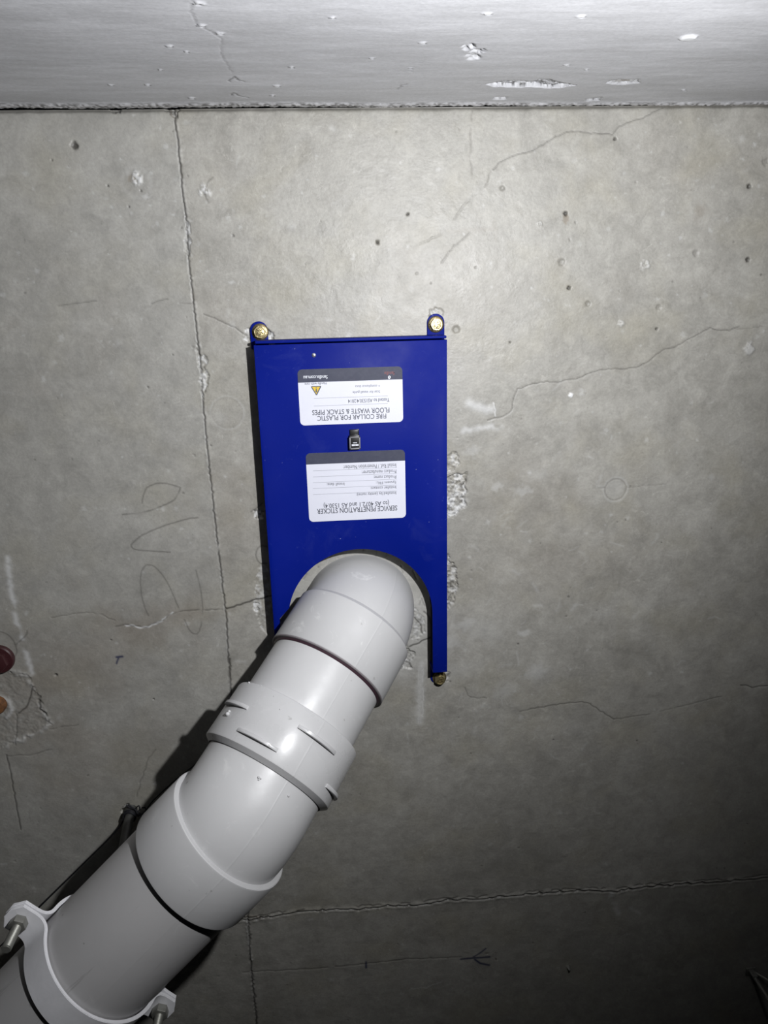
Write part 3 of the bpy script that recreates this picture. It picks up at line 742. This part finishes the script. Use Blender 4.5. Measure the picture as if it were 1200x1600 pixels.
# black expanding liner behind the cut-out
bm = bmesh.new(); ro, ri = ARCR + .0060, ARCR + .0008
inn = [(ACX + ri * math.cos(t), ACY - ri * math.sin(t)) for t in np.linspace(0, math.pi, 61)]
out = [(ACX + ro * math.cos(t), ACY - ro * math.sin(t)) for t in np.linspace(0, math.pi, 61)]
inn = [(ACX + ri, Y1 - .004)] + inn[:54]; out = [(ACX + ro, Y1 - .004)] + out[:54]
wig = [.0006 * math.sin(i * 1.9) for i in range(len(inn))]
inn = [(x + w * .7, y + w) for (x, y), w in zip(inn, wig)]
bm_prism(bm, inn + out[::-1], TZ + .0016, CEIL - .0012)
link_bm('intumescent_liner', bm, M_BLACK, collar, smooth=False)['label'] = 'black fluted liner inside the cut-out'
# rivet
p = on_ceiling(490.5, 555, T)
bm = bmesh.new(); bmesh.ops.create_uvsphere(bm, u_segments=20, v_segments=10, radius=.0020, matrix=Matrix.Translation(p) @ Matrix.Diagonal((1, 1, .55, 1)))
bmesh.ops.create_uvsphere(bm, u_segments=12, v_segments=8, radius=.0007, matrix=Matrix.Translation(p + Vector((0, 0, -.0009))))
link_bm('rivet', bm, M_ALU, collar)
# catch
c0 = on_ceiling(545, 678, T); c1 = on_ceiling(563, 700, T)
cx, cy, cw, ch = (c0.x + c1.x) / 2, (c0.y + c1.y) / 2, c1.x - c0.x, c1.y - c0.y
catch = None
bm = bmesh.new(); zt = TZ
D1 = .0062
bm_box(bm, (cx - cw / 2 + .0010, cy - ch / 2 - .0040, zt - .0022), (cx + cw / 2 - .0014, cy - ch / 2 + .003, zt + .0002), .0005)
b2 = .0006
bm_box(bm, (cx - cw / 2 + .0004, cy - ch / 2 + .0005, zt - D1 + .0010), (cx + cw / 2 - .0004, cy + ch / 2 - .0004, zt + .0002), b2)
catch = link_bm('catch', bm, M_BLKPL, collar); catch['label'] = 'small black plastic push catch'
bm = bmesh.new(); w_, x0, x1, y0, y1 = .0014, cx - cw / 2, cx + cw / 2, cy - ch / 2 + .0018, cy + ch / 2
for lo, hi in (((x0, y0), (x1, y0 + w_ * .8)), ((x0, y1 - w_), (x1, y1)), ((x0, y0), (x0 + w_, y1)), ((x1 - w_, y0), (x1, y1))):
    bm_box(bm, (*lo, zt - D1), (*hi, zt - D1 + .0016), .0003)
link_bm('catch_bezel', bm, M_BLKED, catch)
bm = bmesh.new(); xx = x0 + .0022; i = 0
while xx < x1 - .0024:
    wq = random.uniform(.0007, .0012); bm_box(bm, (xx, cy + .0020, zt - D1 + .0006), (xx + wq, cy + .0036, zt - D1 + .0011)); xx += wq + .00022
xx = x0 + .0034
while xx < x1 - .0034:
    wq = random.uniform(.0004, .0007); bm_box(bm, (xx, cy + .0003, zt - D1 + .0006), (xx + wq, cy + .0010, zt - D1 + .0011)); xx += wq + .0002
link_bm('moulded_marks', bm, M_TXTW, catch)
bm = bmesh.new(); s0 = on_ceiling(546, 671, T); s1 = on_ceiling(561, 676, T)
bm_box(bm, (s0.x, s0.y, TZ - .0004), (s1.x, s1.y + .0012, TZ + .0002), .0001)
link_bm('catch_slot', bm, M_BLKPL, catch)
bm = bmesh.new(); bm_box(bm, (s0.x + .0008, s0.y + .0012, TZ - .0010), (s1.x - .0016, s0.y + .0026, TZ + .0001), .0003)
link_bm('spring_tongue', bm, M_ALU, catch)

# stickers
def rounded(x0, y0, x1, y1, r, tl=True, bl=True, n=7):
    P = []
    for cx, cy, a0, on in ((x1 - r, y1 - r, 0, bl), (x0 + r, y1 - r, 90, bl), (x0 + r, y0 + r, 180, tl), (x1 - r, y0 + r, 270, tl)):
        if on:
            for k in range(n):
                t = math.radians(a0 + 90 * k / (n - 1)); P.append((cx + r * math.cos(t), cy + r * math.sin(t)))
        else:
            P.append((cx + r * (1 if a0 in (0, 270) else -1), cy + r * (1 if a0 in (0, 90) else -1)))
    return P
def text_mesh(txt, bold=0.0):
    cu = bpy.data.curves.new('t', 'FONT'); cu.body = txt; cu.size = 1; cu.offset = bold; cu.resolution_u = 3
    to = bpy.data.objects.new('t', cu); COL.objects.link(to)
    me = bpy.data.meshes.new_from_object(to.evaluated_get(bpy.context.evaluated_depsgraph_get()))
    bpy.data.objects.remove(to); bpy.data.curves.remove(cu); return me
def lettering(parent, txt, u0, u1, v0, v1, mat, lay, bold=0.0, angle=0.0, name='lettering'):
    """printed upside down as seen from below: reads towards -x, with its top towards +y"""
    bpy.context.view_layer.update()
    me = text_mesh(txt, bold)
    co = np.array([v.co[:] for v in me.vertices]); lo, hi = co.min(0), co.max(0)
    um, vm = (u0 + u1) / 2, (v0 + v1) / 2
    c = on_ceiling(um, vm, T)
    W = (on_ceiling(u1, vm, T) - on_ceiling(u0, vm, T)).length; H = (on_ceiling(um, v1, T) - on_ceiling(um, v0, T)).length
    sx = W / (hi[0] - lo[0]); sy = H / max(1e-6, hi[1] - lo[1])
    for v in me.vertices:
        x = (v.co.x - (lo[0] + hi[0]) / 2) * sx; y = (v.co.y - (lo[1] + hi[1]) / 2) * sy
        v.co = (c.x - x, c.y + y, TZ - lay)
    me.flip_normals() if False else None
    o = finish(name, me, mat, parent, smooth=False); return o
def sticker(TL, BR, vband_l, vband_r, nm_label):
    a = on_ceiling(*TL, T); b = on_ceiling(*BR, T); bd = (on_ceiling(TL[0], vband_l, T).y + on_ceiling(BR[0], vband_r, T).y) / 2
    bm = bmesh.new(); bm_prism(bm, rounded(a.x, a.y, b.x, b.y, .0040), TZ - .00022, TZ + .0001)
    s = link_bm('sticker', bm, M_WHITE, collar, smooth=False); s['label'] = nm_label
    bm = bmesh.new(); bm_prism(bm, rounded(a.x, a.y, b.x, bd, .0040, True, False), TZ - .00030, TZ - .0001)
    o = link_bm('header_band', bm, M_NAVY, s, smooth=False)
    return s
def rule(parent, ua, va, ub, vb, wpx=.55):
    a = on_ceiling(ua, va, T); b = on_ceiling(ub, vb, T); h = wpx / 3400
    y = (a.y + b.y) / 2
    bm = bmesh.new(); bm_box(bm, (a.x, y - h, TZ - .00030), (b.x, y + h, TZ - .0002)); link_bm('ruled_line', bm, M_INKL, parent, smooth=False)
S1 = sticker((464.5, 577.5), (630, 659), 597, 593.5, 'upper white sticker with product text, warning triangle and dark band')
LAY = .00036
lettering(S1, 'fendix.com.au', 474.3, 511.9, 586.6, 592.6, M_TXTW, LAY, .012)
lettering(S1, 'fendix', 600, 616.4, 580.4, 586.2, M_RED, LAY, .012)
lettering(S1, 'Handle with care', 476, 510.6, 597.6, 601.6, M_INK, LAY)
lettering(S1, 'Scan for install guide', 551, 593.6, 609.5, 614.6, M_INK, LAY)
lettering(S1, '+ compliance docs', 555, 593.6, 600.4, 605.2, M_INK, LAY)
lettering(S1, 'Tested to AS1530.4:2014', 544, 608.3, 622.9, 628.6, M_INK, LAY, .006)
lettering(S1, 'FLOOR WASTE & STACK PIPES', 488, 608.7, 638.6, 646.6, M_INK, LAY, .010)
lettering(S1, 'FIRE COLLAR FOR PLASTIC', 496, 603.7, 647.9, 655.6, M_INK, LAY, .010)
rule(S1, 490.4, 621.9, 606, 619); rule(S1, 490.4, 634, 606, 630.7)
# flame drop and warning triangle
def face_poly(parent, name, px, mat, lay):
    bm = bmesh.new(); bm_prism(bm, [tuple(on_ceiling(u, v, T)[:2]) for u, v in px], TZ - lay, TZ - lay + .00008); link_bm(name, bm, mat, parent, smooth=False)
face_poly(S1, 'flame_mark', [(608, 586.6), (610.3, 588), (610.2, 590.6), (607.8, 592.4), (606.2, 590.6), (606.5, 588.2)], M_TXTW, LAY)
face_poly(S1, 'flame_core', [(608.1, 588.0), (609.2, 588.8), (608.4, 590.4), (607.4, 589.2)], M_NAVY, LAY + .00006)
face_poly(S1, 'warning_triangle', [(485.6, 604.2), (487, 603.2), (501.0, 602.8), (502.0, 604.0), (495.4, 617.4), (493.8, 617.4)], M_INK, LAY)
face_poly(S1, 'triangle_fill', [(487.6, 604.6), (500.0, 604.2), (494.3, 615.6)], M_YEL, LAY + .00006)
face_poly(S1, 'exclamation_mark', [(493.4, 607.6), (495.0, 607.6), (495.6, 612.8), (493.0, 612.8)], M_INK, LAY + .00012)
face_poly(S1, 'exclamation_dot', [(493.5, 605.2), (494.9, 605.2), (494.9, 606.6), (493.5, 606.6)], M_INK, LAY + .00012)
S2 = sticker((477.5, 708.5), (634.3, 808.5), 725.5, 720, 'lower white sticker with ruled form lines and dark band')
lettering(S2, 'Install Ref. / Penetration Number:', 536.3, 619.2, 725.6, 731.8, M_INK, LAY)
lettering(S2, 'Product manufacturer:', 565.3, 619.2, 734.3, 740, M_INK, LAY)
lettering(S2, 'Product name:', 583.7, 619, 742.6, 748, M_INK, LAY)
lettering(S2, 'System FRL:', 587.5, 619, 750.6, 756, M_INK, LAY)
lettering(S2, 'Install date:', 510.8, 538.3, 754.4, 758.9, M_INK, LAY)
lettering(S2, 'Installer contact:', 579, 619, 759.8, 764.4, M_INK, LAY)
lettering(S2, 'Installed by (entity name):', 556.7, 619, 767.8, 774, M_INK, LAY)
lettering(S2, '(to AS 4072.1 and AS 1530.4)', 505.8, 608, 782.6, 792, M_INK, LAY, .008)
lettering(S2, 'SERVICE PENETRATION STICKER', 495.5, 620.8, 792.2, 800.2, M_INK, LAY, .010)
for ya in (272, 328, 382, 437, 493):
    vl = 690 + ya / 6; rule(S2, 489, vl, 620, vl - 4.6, .5)

# ------------------------------------------------------------------ bolts
def hex_bolt(u, v, label, z=.0065, rot=0.0):
    c = on_ceiling(u, v, z)
    root = empty('hex_bolt', Vector((c.x, c.y, CEIL))); tag(root, label, 'bolt', 'gold zinc hex bolts of the blue collar')
    base = CEIL - .0018
    bm = bmesh.new(); n = 40
    prof = [(0.0, base + .0010), (.0074, base + .0010), (.0074, base - .0007), (.0070, base - .0011), (.0060, base - .0016), (0.0, base - .0016)]
    rings = []
    for r, zz in prof[1:-1]:
        rings.append([bm.verts.new((c.x + r * math.cos(t), c.y + r * math.sin(t), zz)) for t in np.linspace(0, 2 * math.pi, n, endpoint=False)])
    for A, B in zip(rings, rings[1:]):
        for k in range(n): bm.faces.new((A[k], A[(k + 1) % n], B[(k + 1) % n], B[k]))
    bm.faces.new(rings[0]); bm.faces.new(rings[-1]); link_bm('flange', bm, M_GOLDD, root, angle=30)
    bm = bmesh.new(); hx = [(c.x + .0058 * math.cos(rot + k * math.pi / 3), c.y + .0058 * math.sin(rot + k * math.pi / 3)) for k in range(6)]
    bm_prism(bm, hx, base - .0060, base - .0012, .0003)
    head = link_bm('head', bm, M_GOLD, root, angle=30)
    bm = bmesh.new()
    # raised rim and stamped bars on the head face
    n = 28; zf = base - .0060
    A = [[bm.verts.new((c.x + r * math.cos(t), c.y + r * math.sin(t), zz)) for t in np.linspace(0, 2 * math.pi, n, endpoint=False)] for r, zz in ((.0050, zf + .0003), (.0049, zf - .0006), (.0042, zf - .0006), (.0038, zf - .0001))]
    for P, Q in zip(A, A[1:]):
        for k in range(n): bm.faces.new((P[k], P[(k + 1) % n], Q[(k + 1) % n], Q[k]))
    link_bm('face_rim', bm, M_GOLD, head, angle=30); bm = bmesh.new()
    for k in range(5):
        a = rot + k * 2 * math.pi / 5
        bm_box(bm, (-.0011, -.00035, zf - .0005), (.0011, .00035, zf + .0002), .0001, Matrix.Translation((c.x + .0021 * math.cos(a), c.y + .0021 * math.sin(a), 0)) @ Matrix.Rotation(a * 1.7, 4, 'Z'))
    link_bm('stamped_marks', bm, M_STAMP, head, angle=30)['kind'] = 'stuff'
    return root
hex_bolt(406, 519, 'gold hex bolt in the upper left blue tab of the collar', rot=.3)
hex_bolt(682, 507, 'gold hex bolt in the upper right blue tab of the collar', rot=.1)
hex_bolt(687.5, 1062, 'darker gold hex bolt below the end of the right blue arm', rot=.5)

# ------------------------------------------------------------------ pipe clamp with hanger rod
SCL = .1695; WCL = .026; HLF = 3.0
B2 = np.array([math.sin(AZ2), -math.cos(AZ2), 0.]); U2 = np.cross(B2, A2); U2 = U2 if U2[2] > 0 else -U2
CC = K2 + A2 * SCL
clamp = empty('pipe_clamp', Vector(CC + A2 * WCL / 2)); tag(clamp, 'silver two-piece bolted clamp gripping the pipe at the lower left corner', 'pipe clamp')
EAR_R, EAR_L = .0845, .0885
def strap(sign):
    """half band: ear - fillet - arc - fillet - ear; sign +1 upper half, -1 lower half (2-D in B2/U2)"""
    r = .0560; P = []; g = .0007
    def p(x, y): P.append((x, sign * y))
    p(-EAR_L, g); p(-EAR_L + .003, g); p(-EAR_L + .006, g); p(-.0700, g)
    for t in np.linspace(0, 1, 9)[1:]:      # sweep from the flat ear into the arc
        a0 = math.radians(166)
        ex, ey = r * math.cos(a0), r * math.sin(a0)
        # quadratic bezier to the arc start, arriving tangentially
        q0 = np.array([-.0690, g]); q1 = np.array([ex - .0025, g + .0006]); q2 = np.array([ex, ey])
        q = (1 - t) ** 2 * q0 + 2 * t * (1 - t) * q1 + t * t * q2; p(*q)
    for a in np.linspace(166, 14, 61)[1:]: p(r * math.cos(math.radians(a)), r * math.sin(math.radians(a)))
    for t in np.linspace(1, 0, 9)[1:]:
        a0 = math.radians(14); ex, ey = r * math.cos(a0), r * math.sin(a0)
        q0 = np.array([.0690, g]); q1 = np.array([ex + .0025, g + .0006]); q2 = np.array([ex, ey])
        q = (1 - t) ** 2 * q0 + 2 * t * (1 - t) * q1 + t * t * q2; p(*q)
    p(.0700, g); p(EAR_R - .006, g); p(EAR_R - .003, g); p(EAR_R, g)
    P = np.array(P); n = len(P)
    tan = np.gradient(P, axis=0); tan /= np.linalg.norm(tan, axis=1)[:, None]; nr = np.stack([-tan[:, 1], tan[:, 0]], 1) * (1 if sign > 0 else -1)
    # outward: away from centre for the arc, away from the split plane for ears
    tk = HLF / 1000.0
    out = P + nr * tk
    b = bmesh.new()
    def v(q, s): return b.verts.new(CC + A2 * s + B2 * q[0] + U2 * q[1])
    rows = []
    for i in range(n):
        x = abs(P[i][0]); s0, s1 = 0.0, WCL
        ee = (EAR_L if P[i][0] < 0 else EAR_R) - x
        if ee < .0055:
            cut = .0085 if ee < .001 else .0045
            s0, s1 = cut, WCL - cut
        rows.append([v(P[i], s0), v(out[i], s0), v(out[i], s1), v(P[i], s1)])
    for A, B in zip(rows, rows[1:]):
        for k in range(4): b.faces.new((A[k], A[(k + 1) % 4], B[(k + 1) % 4], B[k]))
    b.faces.new(rows[0]); b.faces.new(rows[-1])
    bmesh.ops.recalc_face_normals(b, faces=b.faces)
    ed = [e for e in b.edges if len(e.link_faces) == 2 and e.calc_face_angle() > 1.0]
    bmesh.ops.bevel(b, geom=ed, offset=.0004, segments=2, affect='EDGES')
    return b
link_bm('clamp_band', strap(1), M_ZINC, clamp, angle=40)['label'] = 'upper half of the clamp, mostly hidden above the pipe'
link_bm('clamp_band', strap(-1), M_ZINC, clamp, angle=40)['label'] = 'lower half of the clamp, curving under the pipe'
def clamp_bolt(x):
    c = Vector(CC + A2 * WCL / 2 + B2 * x); up = Vector((0, 0, 1)); tk = HLF / 1000
    bm = bmesh.new(); pts = []; rs = []
    for k in range(77):
        z = .006 - k * .0005; pts.append(c + up * z); rs.append(.0040 - (.00035 if k % 2 else 0) - (.0006 if k > 74 else 0))
    bm_tube(bm, pts, rs, 18)
    bo = link_bm('bolt', bm, M_STEEL, clamp, angle=20)
    def hexa(z0, z1, r, nm):
        b = bmesh.new(); bm_prism(b, [(r * math.cos(k * math.pi / 3 + .4), r * math.sin(k * math.pi / 3 + .4)) for k in range(6)], z0, z1, .0003, Matrix.Translation(c))
        link_bm(nm, b, M_STEEL, bo, angle=30)
    hexa(-tk - .0075, -tk - .0006, .0073, 'nut'); hexa(tk + .0006, tk + .0062, .0073, 'bolt_head')
for x in (-.0760, .0735): clamp_bolt(x)
# hanger rod from the slab down to the crown of the clamp
rtop = on_ceiling(205, 1263); rbot = Vector(CC + A2 * WCL / 2 + U2 * (.056 + HLF / 1000))
rod = empty('hanger_rod', rtop); tag(rod, 'dull grey steel rod hanging from the slab above the clamped pipe, tied with black cord', 'rod')
bm = bmesh.new(); bm_tube(bm, [rtop + Vector((0, 0, .0)), rtop.lerp(rbot, .5), rbot + Vector((0, 0, .004))], .0050, 24)
link_bm('shaft', bm, M_ROD, rod)
bm = bmesh.new(); d_ = (rbot - rtop).normalized(); bm_tube(bm, [rtop + d_ * .0004, rtop + d_ * .004, rtop + d_ * .0075], [.0066, .0062, .0052], 24)
link_bm('anchor_sleeve', bm, M_ROD, rod)
bm = bmesh.new(); bm_tube(bm, [rbot + Vector((0, 0, .0045)), rbot + Vector((0, 0, .0002))], .0088, 6)
link_bm('nut', bm, M_STEEL, rod, angle=30)
# cord
bm = bmesh.new()
q = lambda u, v, d: on_ceiling(u, v, d)
run = [q(-60, 1528, .020), q(10, 1470, .018), q(54, 1425, .015), q(130, 1350, .012), q(178, 1302, .009), q(196, 1277, .008)]
bm_tube(bm, smooth_path(run, 6), .00075, 8)
run2 = [q(207, 1262, .006), q(222, 1272, .006), q(240, 1250, .008), q(275, 1218, .010), q(310, 1190, .012), q(350, 1150, .014), q(420, 1085, .014)]
bm_tube(bm, smooth_path(run2, 6), .0008, 8)
wc = rtop + d_ * .0085
for k in range(3):
    zc = wc + d_ * (.0015 * k)
    bm_tube(bm, [zc + Vector((.0063 * math.cos(t), .0063 * math.sin(t), .0004 * math.sin(t * 2))) for t in np.linspace(0, 2 * math.pi, 25)], .0008, 8)
for pts_ in ([(200, 1257), (206, 1261), (212, 1266), (216, 1276)], [(212, 1263), (217, 1259), (218, 1266), (213, 1268), (219, 1275)], [(222, 1262), (227, 1262), (226, 1270), (218, 1274)], [(197, 1258), (203, 1262), (210, 1264)]):
    bm_tube(bm, smooth_path([q(u, v, .007 + .001 * i) for i, (u, v) in enumerate(pts_)], 5), .0007, 8)
cord = link_bm('cord', bm, M_CORD, None); tag(cord, 'thin black cord knotted round the hanger rod and running along the pipe', 'cord')

# ------------------------------------------------------------------ small fixings at the frame edges
c = on_ceiling(-4, 1033, .006)
plug = empty('threaded_plug', Vector((c.x, c.y, CEIL))); tag(plug, 'dark red-brown round plug on the slab at the left edge', 'plug')
def stack(prof, c, n=40, z0=CEIL):
    bm = bmesh.new(); rings = [[bm.verts.new((c.x + r * math.cos(t), c.y + r * math.sin(t), z0 - z)) for t in np.linspace(0, 2 * math.pi, n, endpoint=False)] for r, z in prof]
    for A, B in zip(rings, rings[1:]):
        for k in range(n): bm.faces.new((A[k], A[(k + 1) % n], B[(k + 1) % n], B[k]))
    bm.faces.new(rings[0]); bm.faces.new(rings[-1]); return bm
link_bm('flange', stack([(.0145, .0), (.0145, .004), (.0135, .0052), (.0105, .0054)], c), M_BROWN, plug)
bm = bmesh.new(); bm_prism(bm, [(c.x + .0112 * math.cos(k * math.pi / 3 + .25), c.y + .0112 * math.sin(k * math.pi / 3 + .25)) for k in range(6)], CEIL - .012, CEIL - .004, .0005)
nut_ = link_bm('hex_cap', bm, M_BROWN, plug)
link_bm('centre_stud', stack([(.0040, .010), (.0040, .0135), (.0030, .0145)], c, 20), M_STEEL, plug)['label'] = 'pale worn centre'
c = on_ceiling(-6, 1103, .004)
stub = link_bm('rusty_stub', stack([(.0092, 0), (.0092, .005), (.0080, .0075), (.004, .0085)], c), M_RUST, None); tag(stub, 'rusty orange steel stub in the mortar patch at the left edge', 'steel stub')
# hanger in the dark lower right corner
c = on_ceiling(1172, 1514)
hg = empty('wire_hanger', Vector((c.x, c.y, CEIL))); tag(hg, 'small steel bracket with a rod and a thin wire in the dark lower right corner', 'hanger')
bm = bmesh.new(); bm_box(bm, (c.x - .006, c.y - .003, CEIL - .0020), (c.x + .006, c.y + .008, CEIL - .0002), .0004)
bm_box(bm, (c.x - .003, c.y - .001, CEIL - .012), (c.x + .0035, c.y + .002, CEIL - .001), .0004); link_bm('bracket', bm, M_STEEL, hg)
bm = bmesh.new(); bm_tube(bm, [Vector((c.x, c.y + .002, CEIL - .006)), Vector((c.x + .001, c.y + .003, CEIL - .10)), Vector((c.x + .001, c.y + .004, CEIL - .42))], .0022, 14)
link_bm('rod', bm, M_STEEL, hg)
bm = bmesh.new(); bm_tube(bm, [Vector((c.x + .003, c.y + .001, CEIL - .003)), Vector((c.x + .010, c.y + .001, CEIL - .012)), Vector((c.x + .14, c.y + .001, CEIL - .18))], .0012, 10)
link_bm('wire', bm, M_STEEL, hg)
c = on_ceiling(888, 1510)
bm = bmesh.new(); bmesh.ops.create_cone(bm, cap_ends=True, segments=5, radius1=.0032, radius2=.0010, depth=.006, matrix=Matrix.Translation((c.x, c.y, CEIL - .003)) @ Matrix.Rotation(math.pi, 4, 'X'))
nb = link_bm('mortar_nib', bm, M_STEEL, None, angle=30); tag(nb, 'tiny pale nib hanging from the slab right of the blue arrow mark', 'mortar nib')
